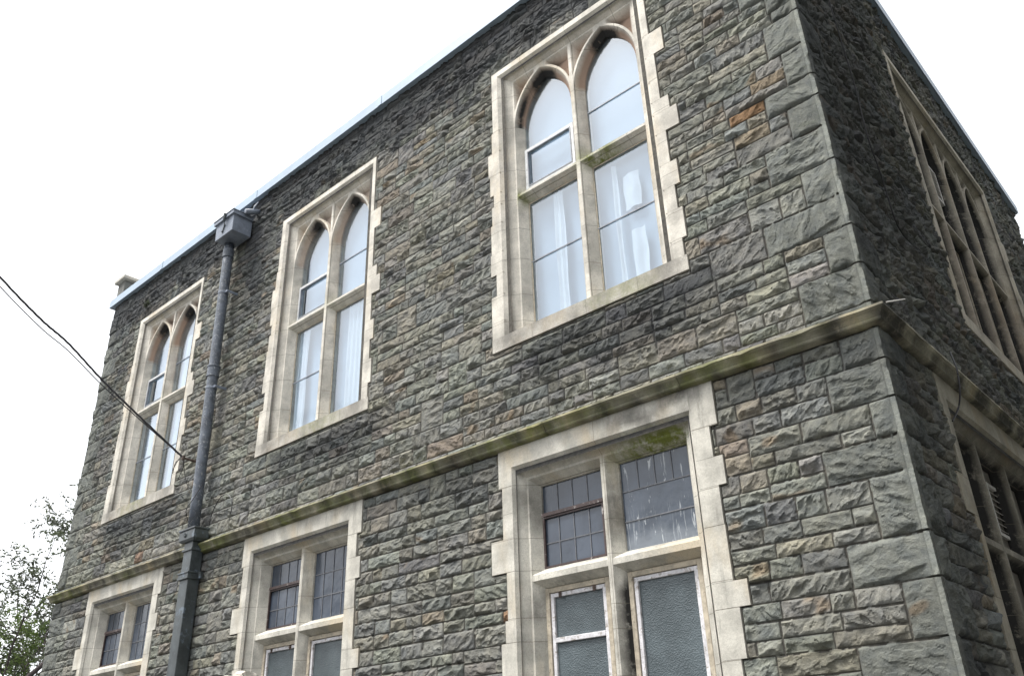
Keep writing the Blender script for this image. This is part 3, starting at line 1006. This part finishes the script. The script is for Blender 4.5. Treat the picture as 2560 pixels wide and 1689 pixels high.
def lower_window(pos, nl, rz, lime, soot, moss, rust, spec):
    """square-headed mullioned window with leaded upper lights and timber sashes below"""
    d = (nl - 2) * PITCH / 2
    ht, hj, hg = .85 + d, .83 + d, .765 + d
    mb = MB()
    face_band(mb, HL + d, TL, .94 + d, 4.31, 4.12)
    u_loft(mb, [(.94 + d, 4.12, 0), (ht, 4.02, YT), (hj, 4.0, YT), (hg, 3.94, YG), (hg, 3.94, YG + .1)], 1.3, 16)
    mb.prism([(-.004, 1.2), (-.004, 1.34), (.02, 1.355), (YG + .01, 1.46), (YG + .1, 1.46), (YG + .1, 1.2)], 'x', -HL - d - .1, HL + d + .05, 12)
    at = {'soot': soot, 'moss': moss, 'rust': rust}
    win = mb.build("mullioned_window", lime, building, attrs=at)
    win.location = pos; win.rotation_euler = (0, 0, rz)
    for i in range(1, nl):
        mb = MB(); mullion(mb, (-nl / 2 + i) * PITCH, 1.42, 3.998)
        mb.build("mullion", lime, win, attrs=at)
    mb = MB(); transom(mb, -hj - .005, hj + .005, 3.096, 3.146, .056, 20)
    mb.build("transom", lime, win, attrs=at)
    for i in range(nl):
        c = (-(nl - 1) / 2 + i) * PITCH
        x0 = c - PITCH / 2 + (.094 if i > 0 else .094 - .008) - .006; x1 = c + PITCH / 2 - .094 + (.008 if i == nl - 1 else 0) + .006
        if i == 0: x0 = -hg - .006
        if i == nl - 1: x1 = hg + .006
        s = spec[i]
        yp = YG + .022
        z0, z1 = 3.20, 3.945
        if s.get('board'):
            mb = MB(); slab(mb, rect(x0, x1, z0 - .01, z1), yp, yp + .01); mb.build("infill_panel", M['board'], win)
            if s.get('vent'):
                vent(win, *s['vent'])
        else:
            mb = MB(); slab(mb, rect(x0, x1, z0 - .01, z1), yp, yp + .006); mb.build("pane", s.get('top_glass', M['leaded']), win)
            mb = MB()
            zc = 3.655 if s.get('casement') else None
            rows = s['rows']
            for a, b_, cols, rws in rows:
                for k in range(1, cols):
                    x = x0 + .01 + (x1 - x0 - .02) * k / cols
                    mb.box(x - .0045, x + .0045, yp - .006, yp - .001, a, b_)
                for k in range(1, rws):
                    z = a + (b_ - a) * k / rws
                    mb.box(x0, x1, yp - .0065, yp - .0012, z - .0045, z + .0045)
            for z in s.get('hlines', ()):
                mb.box(x0, x1, yp - .0065, yp - .0012, z - .0045, z + .0045)
            mb.build("leaded_grid", M['came'], win)
            if zc:
                mb = MB(); frame(mb, x0 + .008, x1 - .008, 3.205, zc, .017, yp - .024, yp - .007)
                mb.box(x0 + .006, x1 - .006, yp - .034, yp - .008, zc + .001, zc + .032)
                mb.build("casement", M['brown_paint'], win)
        # timber sash in the lower light
        z0, z1 = 1.47, 3.036
        if s.get('board'):
            mb = MB(); slab(mb, rect(x0, x1, z0, z1), yp, yp + .01); mb.build("infill_panel", M['board'], win)
            continue
        mb = MB(); frame(mb, x0 + .004, x1 - .004, z0, z1, .042, yp - .03, yp + .03)
        fr = mb.build("window_frame", M['frame_tan'], win, bevel=.004)
        mb = MB(); frame(mb, x0 + .050, x1 - .050, z0 + .046, z1 - .046, .034, yp - .018, yp + .02)
        if s.get('rail'):
            mb.box(x0 + .085, x1 - .085, yp - .020, yp + .018, s['rail'] - .02, s['rail'] + .02)
        mb.build("sash", M['sash_white'], win, bevel=.004)
        mb = MB(); slab(mb, rect(x0 + .07, x1 - .07, z0 + .06, z1 - .06), yp + .004, yp + .009); mb.build("pane", M['pebbled'], win)
        if s.get('catches'):
            for q in s['catches']:
                mb = MB(); mb.box(x0 + q - .012, x0 + q + .012, yp - .03, yp - .018, z1 - .088, z1 - .042)
                mb.build("hinge", M['rusty'], win)
    return win


zero = lambda c: 0.0


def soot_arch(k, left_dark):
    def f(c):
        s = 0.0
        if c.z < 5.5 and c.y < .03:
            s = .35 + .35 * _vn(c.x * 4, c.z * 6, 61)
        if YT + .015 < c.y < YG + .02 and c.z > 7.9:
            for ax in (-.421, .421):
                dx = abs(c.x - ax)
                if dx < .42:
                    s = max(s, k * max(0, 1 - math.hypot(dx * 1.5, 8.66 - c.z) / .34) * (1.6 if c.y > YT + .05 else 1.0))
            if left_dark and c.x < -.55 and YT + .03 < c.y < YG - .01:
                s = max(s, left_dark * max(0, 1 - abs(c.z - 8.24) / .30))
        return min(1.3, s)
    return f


def rust_arch(k):
    def f(c):
        if YT + .01 < c.y < YG + .03 and c.z > 8.1:
            return k
        if YT + .01 < c.y < YG + .03 and abs(c.x) < .2 and c.z > 7.2:
            return k * .25
        return 0.0
    return f


def moss_transom(k, sides):
    def f(c):
        if 7.0 < c.z < 7.25 and .09 < c.y < .22 and abs(c.x) < .83:
            return k * max(0, .35 + .9 * math.sin(c.x * 5.5 + sides))
        if c.z < 5.52 and c.y < .05:
            return .5 * max(0, math.sin(c.x * 3 + sides))
        return 0.0
    return f


G1, G2 = M['glass_up'], M['glass_plain']
upper_window((UPX[0], 0, 0), 2, 0, M['lime_upper'], soot_arch(2.2, 2.6), moss_transom(.9, .4), rust_arch(1.1),
             [dict(bar_low=6.32, casement=7.755, drapes=((-.03, .10, 5.6, 7.05, 2),)),
              dict(bar_low=6.32, bar_up=7.77, drapes=((-.13, -.07, 5.6, 6.98, 1), (-.02, .17, 6.40, 6.80, 1), (.02, .18, 5.6, 6.15, 1)))])
upper_window((UPX[1], 0, 0), 2, 0, M['lime_upper'], soot_arch(1.1, .0), moss_transom(.25, 1.0), rust_arch(.7),
             [dict(bar_low=6.30, casement=7.75, drapes=((-.33, -.10, 5.6, 7.05, 3),)),
              dict(bar_up=7.77, drapes=((-.1, .33, 5.6, 7.05, 5),))])
upper_window((UPX[2], 0, 0), 2, 0, M['lime_upper'], soot_arch(2.0, .0), moss_transom(.12, 2.0), rust_arch(1.1),
             [dict(bar_low=6.29, casement=7.74, drapes=((-.12, .33, 5.6, 7.05, 5),)),
              dict(bar_low=6.29, bar_up=7.76, drapes=((-.12, .33, 5.6, 8.2, 5),))])
M['dark_blind'] = make_plain("dark_interior_screen", (.05, .052, .055), .9, .1, 0, 2, 0)  # plain dark sheet behind the side panes
gs = dict(glass=M['glass_side'], blind=M['dark_blind'])
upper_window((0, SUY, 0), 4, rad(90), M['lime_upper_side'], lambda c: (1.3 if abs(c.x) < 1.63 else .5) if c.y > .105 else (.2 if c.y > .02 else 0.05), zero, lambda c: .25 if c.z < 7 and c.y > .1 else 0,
             [dict(gs), dict(gs, vent=(-.40 + .0, -.10, 7.75, 8.25, .205)), dict(gs), dict(gs)])


def moss_head(k):
    def f(c):
        if c.z > 3.93 and .0 < c.y < .22:
            return k * max(0, min(1, (c.x + .1) / .5)) * (1.3 if c.x > 0 else 0)
        return 0.0
    return f


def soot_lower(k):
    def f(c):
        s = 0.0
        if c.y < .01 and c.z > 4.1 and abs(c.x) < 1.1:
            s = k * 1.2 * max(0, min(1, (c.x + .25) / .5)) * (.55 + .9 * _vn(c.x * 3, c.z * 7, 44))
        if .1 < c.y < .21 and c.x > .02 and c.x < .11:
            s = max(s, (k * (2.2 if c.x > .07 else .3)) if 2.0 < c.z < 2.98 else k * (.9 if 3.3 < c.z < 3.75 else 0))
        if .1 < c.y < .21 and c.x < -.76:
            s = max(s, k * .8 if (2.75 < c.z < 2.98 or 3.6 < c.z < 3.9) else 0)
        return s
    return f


LW = dict(rows=((3.20, 3.64, 4, 2), (3.69, 3.94, 4, 1)), casement=1, rail=2.61, catches=(.16, .52))
lower_window((LOX[0], 0, 0), 2, 0, M['lime_lower'], soot_lower(.62), moss_head(1.0), zero,
             [dict(LW), dict(rows=((3.69, 3.94, 4, 1),), hlines=(3.69, 3.44), top_glass=M['leaded_dirty'])])
lower_window((LOX[1], 0, 0), 2, 0, M['lime_lower'], soot_lower(.2), moss_head(.0), zero,
             [dict(LW), dict(rows=((3.20, 3.94, 4, 3),))])
lower_window((LOX[2], 0, 0), 2, 0, M['lime_lower'], soot_lower(.15), moss_head(.0), zero,
             [dict(LW), dict(rows=((3.20, 3.94, 4, 3),))])
bd = dict(board=1)
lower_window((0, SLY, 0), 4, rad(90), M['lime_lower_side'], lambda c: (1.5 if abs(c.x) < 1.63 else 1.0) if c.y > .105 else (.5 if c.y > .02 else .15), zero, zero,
             [dict(bd), dict(bd, vent=(-.38, -.06, 3.33, 3.80, .215)), dict(bd), dict(bd)])

# ------------------------------------------------------------------ rainwater pipe
pipe = tag(empty("drainpipe", (-8.86, -.10, 0)), "dark grey rainwater pipe with a square hopper running down the front wall", "drainpipe")


def P_(o):     # keep world coordinates while parented
    o.matrix_parent_inverse = Matrix.Translation((-8.86, -.10, 0)).inverted()
    return o


pipe_x = lambda z: -8.835 - .10 * (z - 4.6) / 4.4
mb = MB(); zz = [4.60 + (9.03 - 4.60) * i / 12 for i in range(13)]
mb.tube([(pipe_x(z), -.145, z) for z in zz], .074, 20)
up = P_(mb.build("round_pipe", M['iron'], pipe, smooth=True))
for zc_, spec_ in ((8.86, ((.065, -.065, .083), (-.065, -.085, .089))), (6.85, ((.092, .068, .094), (.068, -.06, .086), (-.06, -.08, .09)))):
    mb = MB()
    for a, b_, r in spec_:
        mb.tube([(pipe_x(zc_), -.145, zc_ + b_), (pipe_x(zc_), -.145, zc_ + a)], r, 20)
    mb.build("pipe_collar", M['iron'], up, bevel=.004)
for zc_ in (8.15, 6.60):
    mb = MB(); mb.tube([(pipe_x(zc_), -.145, zc_ - .018), (pipe_x(zc_), -.145, zc_ + .018)], .079, 20)
    mb.box(pipe_x(zc_) + .06, pipe_x(zc_) + .13, -.16, -.13, zc_ - .018, zc_ + .018)
    mb.box(pipe_x(zc_) + .11, pipe_x(zc_) + .13, -.13, .02, zc_ - .018, zc_ + .018)
    P_(mb.build("pipe_bracket", M['lead'], pipe, bevel=.003))
# hopper: box with an out-turned rim and a strap
mb = MB()
hx0, hx1, hy0 = -9.02, -8.54, -.345
mb.loft([[(hx0, hy0, 9.025), (hx1, hy0, 9.025), (hx1, -.03, 9.025), (hx0, -.03, 9.025)],
         [(hx0 - .005, hy0 - .005, 9.29), (hx1 + .005, hy0 - .005, 9.29), (hx1 + .005, -.03, 9.29), (hx0 - .005, -.03, 9.29)]], True, True)
hop = P_(mb.build("hopper", M['lead'], pipe, bevel=.006))
mb = MB()
for e, z0, z1 in ((.012, 9.285, 9.30), (.035, 9.30, 9.36), (.045, 9.36, 9.375)):
    mb.box(hx0 - e, hx1 + e, hy0 - e, -.035, z0, z1)
mb.build("hopper_rim", M['lead'], hop, bevel=.005)
mb = MB()
mb.tube([(-8.72, -.40, 9.37), (-8.73, -.395, 9.28), (-8.76, -.358, 9.20), (-8.80, -.356, 9.12), (-8.82, -.354, 9.075)], [.022, .02, .014, .009, .004], 6)
mb.tube([(-8.80, -.356, 9.12), (-8.845, -.356, 9.11)], [.008, .004], 6)
mb.build("lead_strap", M['duct'], hop)
mb = MB(); mb.tube([(-8.47, -.20, 9.38), (-8.45, -.06, 9.44), (-8.44, .02, 9.46)], .045, 10)
mb.tube([(-8.44, -.10, 9.40), (-8.42, -.09, 9.50), (-8.40, -.05, 9.60)], [.012, .02, .006], 6)
mb.build("roof_outlet", M['lead'], hop, smooth=True)
# square offset box with its rosette, and the rectangular duct below
mb = MB()
bx0, bx1, by0 = -9.045, -8.66, -.215
mb.box(bx0 - .012, bx1 + .012, by0 - .012, -.01, 4.575, 4.60)
mb.loft([[(bx0 + .03, by0 + .02, 4.43), (bx1 - .03, by0 + .02, 4.43), (bx1 - .03, -.01, 4.43), (bx0 + .03, -.01, 4.43)],
         [(bx0, by0, 4.46), (bx1, by0, 4.46), (bx1, -.01, 4.46), (bx0, -.01, 4.46)],
         [(bx0, by0, 4.574), (bx1, by0, 4.574), (bx1, -.01, 4.574), (bx0, -.01, 4.574)]], True, True)
bxo = P_(mb.build("offset_box", M['duct'], pipe, bevel=.006))
mb = MB()
for r0, y0 in ((.036, .008), (.024, .014)):
    mb.tube([(-8.88, by0 + .001, 4.517), (-8.88, by0 - y0, 4.517)], [r0, r0 * .85], 16)
for k in range(6):
    a = k * math.pi / 3
    mb.tube([(-8.88 + .020 * math.cos(a), by0 - .006, 4.517 + .020 * math.sin(a)), (-8.88 + .020 * math.cos(a), by0 - .020, 4.517 + .020 * math.sin(a))], [.008, .004], 8)
mb.build("rosette", M['duct'], bxo)
mb = MB(); mb.box(-8.955, -8.75, -.17, -.012, .05, 4.432)
du = P_(mb.build("square_duct", M['duct'], pipe, bevel=.008))
mb = MB()
mb.box(-8.972, -8.733, -.187, -.014, 4.315, 4.345)
mb.build("duct_moulding", M['duct'], du, bevel=.004)
mb = MB(); mb.box(-8.98, -8.725, -.195, -.014, 3.955, 3.985); mb.box(-8.985, -8.72, -.20, -.014, 4.025, 4.045)
mb.box(-8.975, -8.73, -.19, -.015, 3.985, 4.025)
mb.box(-8.72, -8.66, -.06, -.02, 3.96, 4.04)
mb.build("duct_collar", M['duct'], du, bevel=.004)

# ------------------------------------------------------------------ cables
SP = Vector((-9.285, -.20, 5.668))


def cable_line(pxs, ys):
    pts = [SP.copy()]
    for (a, b_), y in zip(pxs, ys):
        pts.append(at_y(a, b_, y))
    return pts


def smooth_line(pts, n=10):
    out = []
    P = [pts[0]] + list(pts) + [pts[-1]]
    for i in range(1, len(P) - 2):
        p0, p1, p2, p3 = P[i - 1], P[i], P[i + 1], P[i + 2]
        for k in range(n):
            t = k / n
            out.append(.5 * ((2 * p1) + (p2 - p0) * t + (2 * p0 - 5 * p1 + 4 * p2 - p3) * t * t + (3 * p1 - p0 - 3 * p2 + p3) * t ** 3))
    out.append(pts[-1])
    return out


main = cable_line([(348.6, 1040.5), (255, 949), (170, 857), (103, 798.5), (0, 692), (-220, 440)], [-.75, -1.25, -1.75, -2.15, -2.85, -4.3])
main.append(main[-1] + (main[-1] - main[-2]).normalized() * 14)
ml = smooth_line(main, 12)
mb = MB()
for k in range(3):
    mb.tube([p + Vector((.009 * math.cos(i * .8 + k * 2.1), 0, .009 * math.sin(i * .8 + k * 2.1))) for i, p in enumerate(ml)], .0085, 6)
cb = tag(mb.build("overhead_cable", M['cable'], None), "thick twisted black overhead cable running from the wall spike into the sky", "cable")
mb = MB()
for a in ([(0, 0, 0), (-.1, -.05, -.05), (-.2, -.02, -.18)], [(0, 0, 0), (-.05, .04, -.12), (-.12, .02, -.30)], [(0, 0, 0), (-.12, 0, .02), (-.33, .03, -.10)],
          [(0, 0, 0), (-.02, .06, -.2), (.02, .10, -.36), (.10, .14, -.46)], [(0, 0, 0), (-.06, .06, -.02), (-.26, .1, .05)]):
    mb.tube(smooth_line([SP + Vector(p) for p in a], 6), .005, 5)
mb.build("loose_wires", M['cable'], cb)
mb = MB(); mb.tube([SP + Vector((0, 0, 0)), SP + Vector((0, .10, -.005)), SP + Vector((0, .22, -.01))], [.016, .018, .02], 8)
mb.tube([SP + Vector((0, -.005, -.03)), SP + Vector((0, .0, .03))], .022, 10)
mb.build("cable_spike", M['rusty'], cb)
thin = cable_line([(348, 1047), (255, 962), (170, 876), (103, 820), (0, 716), (-220, 470)], [-.75, -1.25, -1.75, -2.15, -2.85, -4.3])
thin.append(thin[-1] + (thin[-1] - thin[-2]).normalized() * 14)
mb = MB(); mb.tube(smooth_line(thin, 12), .0075, 6)
tag(mb.build("overhead_wire", M['cable'], None), "single thin black wire sagging just below the twisted cable", "wire")

# wire looped beside the pipe above the string course
mb = MB()
lp = [(-8.66, -.19, 5.15), (-8.80, -.235, 4.95), (-8.92, -.235, 4.86), (-8.985, -.16, 4.74), (-8.98, -.08, 4.64)]
mb.tube(smooth_line([Vector(p) for p in lp], 6), .005, 5)
l2 = [(-8.60, -.06, 4.62), (-8.52, -.075, 4.78), (-8.36, -.08, 4.93), (-8.18, -.08, 4.92), (-8.08, -.07, 4.80), (-8.10, -.06, 4.66)]
mb.tube(smooth_line([Vector(p) for p in l2], 6), .006, 5)
tag(mb.build("looped_wire", M['cable'], None), "loose dark wire looped around the drainpipe above its square box", "wire")

# cable clipped down the side wall, and its loose tail below the string course
A1 = lambda a, b_: (1900 + a / 1.742, b_ / 1.742)
pts = [at_x(*A1(a, b_), .062) for a, b_ in ((300, 0), (345, 150), (400, 330), (425, 420), (470, 600), (530, 770), (590, 960), (640, 1040), (700, 1090))]
mb = MB(); mb.tube(smooth_line(pts, 6), .006, 5)
A7 = lambda a, b_: (2300 + a / 3.135, 800 + b_ / 3.135)
tl = [at_x(*A7(a, b_), x) for a, b_, x in ((235, 250, .07), (285, 370, .105), (300, 450, .11), (313, 560, .10), (303, 680, .06), (255, 790, .02))]
sc_ = tag(mb.build("side_cable", M['cable'], None), "thin black cable straggling down the dark side wall", "cable")
mb = MB(); mb.tube(smooth_line(tl, 6), .007, 6); mb.build("cable_tail", M['cable'], sc_)
mb = MB(); q0 = at_x(2215.7, 754.9, .07); q1 = at_x(2262.8, 747.4, .17)
mb.tube([q0, q1], [.006, .003], 6)
tag(mb.build("wire_stub", M['pale'], None), "short pale wire stub sticking out above the string course at the corner", "wire")

# ------------------------------------------------------------------ vegetation
def leaf_mat(name, a, b_, trans=.35):
    m, nt, b = mat_new(name)
    k = NT(nt); v = k.coord()
    info = k.n("ShaderNodeNewGeometry")
    c = k.mix(k.math('MULTIPLY_ADD', info.outputs["Random Per Island"], .8, .1), a, b_)
    c = k.mix(k.ramp(k.noise(v, 1.7, 3, .6), .45, .6), c, tuple(x * .7 for x in a))
    k.l(c, b.inputs["Base Color"])
    b.inputs["Roughness"].default_value = .55
    out = [n for n in nt.nodes if n.type == 'OUTPUT_MATERIAL'][0]
    tr = k.n("ShaderNodeBsdfTranslucent"); k.l(c, tr.inputs[0])
    mx = k.n("ShaderNodeMixShader"); mx.inputs[0].default_value = trans
    k.l(b.outputs[0], mx.inputs[1]); k.l(tr.outputs[0], mx.inputs[2]); k.l(mx.outputs[0], out.inputs[0])
    return m


M['leaf_dark'] = leaf_mat("dark_leaves", (.070, .082, .055), (.12, .15, .075))
M['leaf_bright'] = leaf_mat("bright_leaves", (.11, .17, .05), (.20, .27, .08))
M['bark'] = make_plain("bark", (.075, .060, .060), .9, .3, 0, 10, .6)


def leaf(mb, p, d, L, W, r):
    d = d.normalized()
    s = d.cross(Vector((r.uniform(-1, 1), r.uniform(-1, 1), r.uniform(-.3, 1)))).normalized() * W
    up = d.cross(s).normalized() * L * .12
    mb.f.append([mb.vert(x) for x in (p, p + d * L * .45 + s * .5 + up, p + d * L, p + d * L * .45 - s * .5 + up)])


def grow(wood, lv, p, d, L, r0, depth, r, spec):
    n = 5
    pts = [p.copy()]; q = p.copy(); dd = d.copy()
    for i in range(n):
        dd = (dd + Vector((r.gauss(0, .13), r.gauss(0, .13), r.gauss(0, .10) + spec['lift']))).normalized()
        q = q + dd * (L / n); pts.append(q.copy())
    wood.tube(pts, [r0 * (1 - .6 * i / n) for i in range(n + 1)], 6 if depth < 2 else 4, False)
    if depth >= spec['depth']:
        for i in range(1, n + 1):
            for k in range(spec['leaves']):
                t = r.uniform(-.5, .5)
                b_ = pts[i] + (pts[i] - pts[i - 1]) * t
                side = Vector((r.gauss(0, 1), r.gauss(0, 1), r.gauss(0, .6) - .15)).normalized()
                # a feathered leaf: a few leaflets along a short stalk
                for j in range(spec['leaflets']):
                    bb = b_ + side * (spec['leaf'] * .55 * j)
                    leaf(lv, bb, (side + Vector((r.gauss(0, .7), r.gauss(0, .7), r.gauss(0, .5)))), spec['leaf'] * r.uniform(.7, 1.2), spec['leaf'] * .42, r)
        return
    m = spec['forks'][depth]
    for i in range(m):
        t = 1.0 if i == 0 else r.uniform(.35, .95)
        idx = min(n, max(1, int(round(t * n))))
        ax = Vector((r.gauss(0, 1), r.gauss(0, 1), r.gauss(0, .6))).normalized()
        nd = (dd + ax * spec['spread']).normalized()
        grow(wood, lv, pts[idx], nd, L * r.uniform(.55, .8), r0 * (.6 if i == 0 else .42), depth + 1, r, spec)


def tree(name, label, loc, height, r0, seed, spec, mat, cat, lean=(0, 0, 1)):
    r = random.Random(seed)
    root = tag(empty(name, loc), label, cat)
    wood = MB(); lv = MB()
    grow(wood, lv, Vector((0, 0, 0)), Vector(lean).normalized(), height, r0, 0, r, spec)
    wood.build("trunk", M['bark'], root, smooth=True)
    lv.build("crown", mat, root)
    return root


def tree_at(px, py, dist):
    d = ray(px, py); return CP + d * dist


tp = tree_at(-105, 1640, 19.5)
tree("slender_tree", "open crowned dark tree with feathery leaves beside the left end of the building", (tp.x, tp.y, 0), 4.15, .10, 8,
     dict(lift=.03, depth=4, forks=(6, 5, 4, 3), spread=.66, leaves=2, leaflets=5, leaf=.115), M['leaf_dark'], "tree")
tp = tree_at(50, 1700, 21)
tree("leafy_shrub", "bright green bushy tree low behind the dark feathery tree", (tp.x, tp.y, 0), 2.75, .07, 21,
     dict(lift=.02, depth=3, forks=(5, 5, 4), spread=.85, leaves=5, leaflets=3, leaf=.11), M['leaf_bright'], "tree")
# fern rooted in a joint near the parapet
root = tag(empty("wall_fern", (-11.79, -.02, 9.16)), "small tuft of fern rooted in the wall just below the roof edge", "plant")
lv = MB(); r = random.Random(3)
for k in range(60):
    d = Vector((r.gauss(0, 1), -abs(r.gauss(0, .8)), r.gauss(-.1, .7))).normalized()
    leaf(lv, Vector((0, 0, 0)) + d * r.uniform(0, .03), d, r.uniform(.05, .10), .02, r)
lv.build("fronds", M['leaf_dark'], root)

# rubble garden wall in front of the building; only its tallest coping stones reach into the picture
def rock(name, x0, x1, y0, y1, z0, z1, seed, parent):
    bm = bmesh.new(); bmesh.ops.create_icosphere(bm, subdivisions=4, radius=1)
    for v in bm.verts:
        p = v.co
        q = Vector([math.copysign(abs(c) ** .45, c) for c in p])
        n = _vn(p.x * 2 + seed, p.y * 2 + p.z * 1.7, seed) * .14 + _vn(p.x * 6, p.y * 6 + p.z * 5 + seed, seed + 1) * .06
        q = q * (1 + n)
        v.co = ((x0 + x1) / 2 + q.x * (x1 - x0) / 2, (y0 + y1) / 2 + q.y * (y1 - y0) / 2, (z0 + z1) / 2 + q.z * (z1 - z0) / 2)
    me = bpy.data.meshes.new(name); bm.to_mesh(me); bm.free()
    me.materials.append(M['lime_upper'])
    return link(bpy.data.objects.new(name, me), parent)


gw = tag(empty("garden_wall", (0, 0, 0)), "low rubble garden wall with pale rough coping stones below the ground floor windows", "wall")
mb = MB(); mb.loft([[(x, -1.15, 0), (x, -1.13, 2.12 + .03 * math.sin(x * 7)), (x, -.80, 2.12 + .03 * math.cos(x * 6)), (x, -.78, 0)] for x in [-12 + .25 * i for i in range(38)]], True, True)
mb.build("wall_body", M['plainwall'], gw)
rock("coping_stone", -5.965, -5.745, -1.12, -.88, 2.05, 2.535, 3, gw)
rock("coping_stone", -6.34, -5.98, -1.12, -.85, 2.08, 2.525, 9, gw)
rock("coping_stone", -4.08, -3.62, -1.12, -.84, 2.00, 2.305, 14, gw)

# ------------------------------------------------------------------ ground and surroundings behind the camera, plus an added shading belt
M['ground'] = make_plain("worn_tarmac", (.11, .11, .105), .9, .2, 0, 2, .4)
mb = MB(); mb.box(-400, 400, -400, 400, -.3, 0)
tag(mb.build("ground", M['ground'], None), kind='structure')


def tree_belt(name, x0, y0, x1, y1, h, seed, depth=3.0):
    r = random.Random(seed); lv = MB()
    L = math.hypot(x1 - x0, y1 - y0)
    for k in range(int(L * 520)):
        t = r.random()
        hh = h * (.78 + .22 * math.sin(t * L * .55 + seed) * math.sin(t * L * .21 + 1))
        p = Vector((x0 + (x1 - x0) * t, y0 + (y1 - y0) * t, hh * (1 - r.random() ** 1.3 * .98)))
        p += Vector((r.gauss(0, depth * .4), r.gauss(0, depth * .4), 0))
        d = Vector((r.gauss(0, 1), r.gauss(0, 1), r.gauss(0, .7)))
        leaf(lv, p, d, r.uniform(.35, .6), .4, r)
    return tag(lv.build(name, M['leaf_dark'], None), kind='stuff', label="long dense belt of dark trees across the road opposite the front", cat="trees")


tree_belt("tree_belt", -45, -17, 8, -24, 9.5, 2)
bt = tree_belt("tree_belt", 6.4, -7, 6.4, 22, 16, 5, 1.4)  # added out of view to cut the light on the side wall
bt['label'] = "dense belt of trees facing the dark side wall"
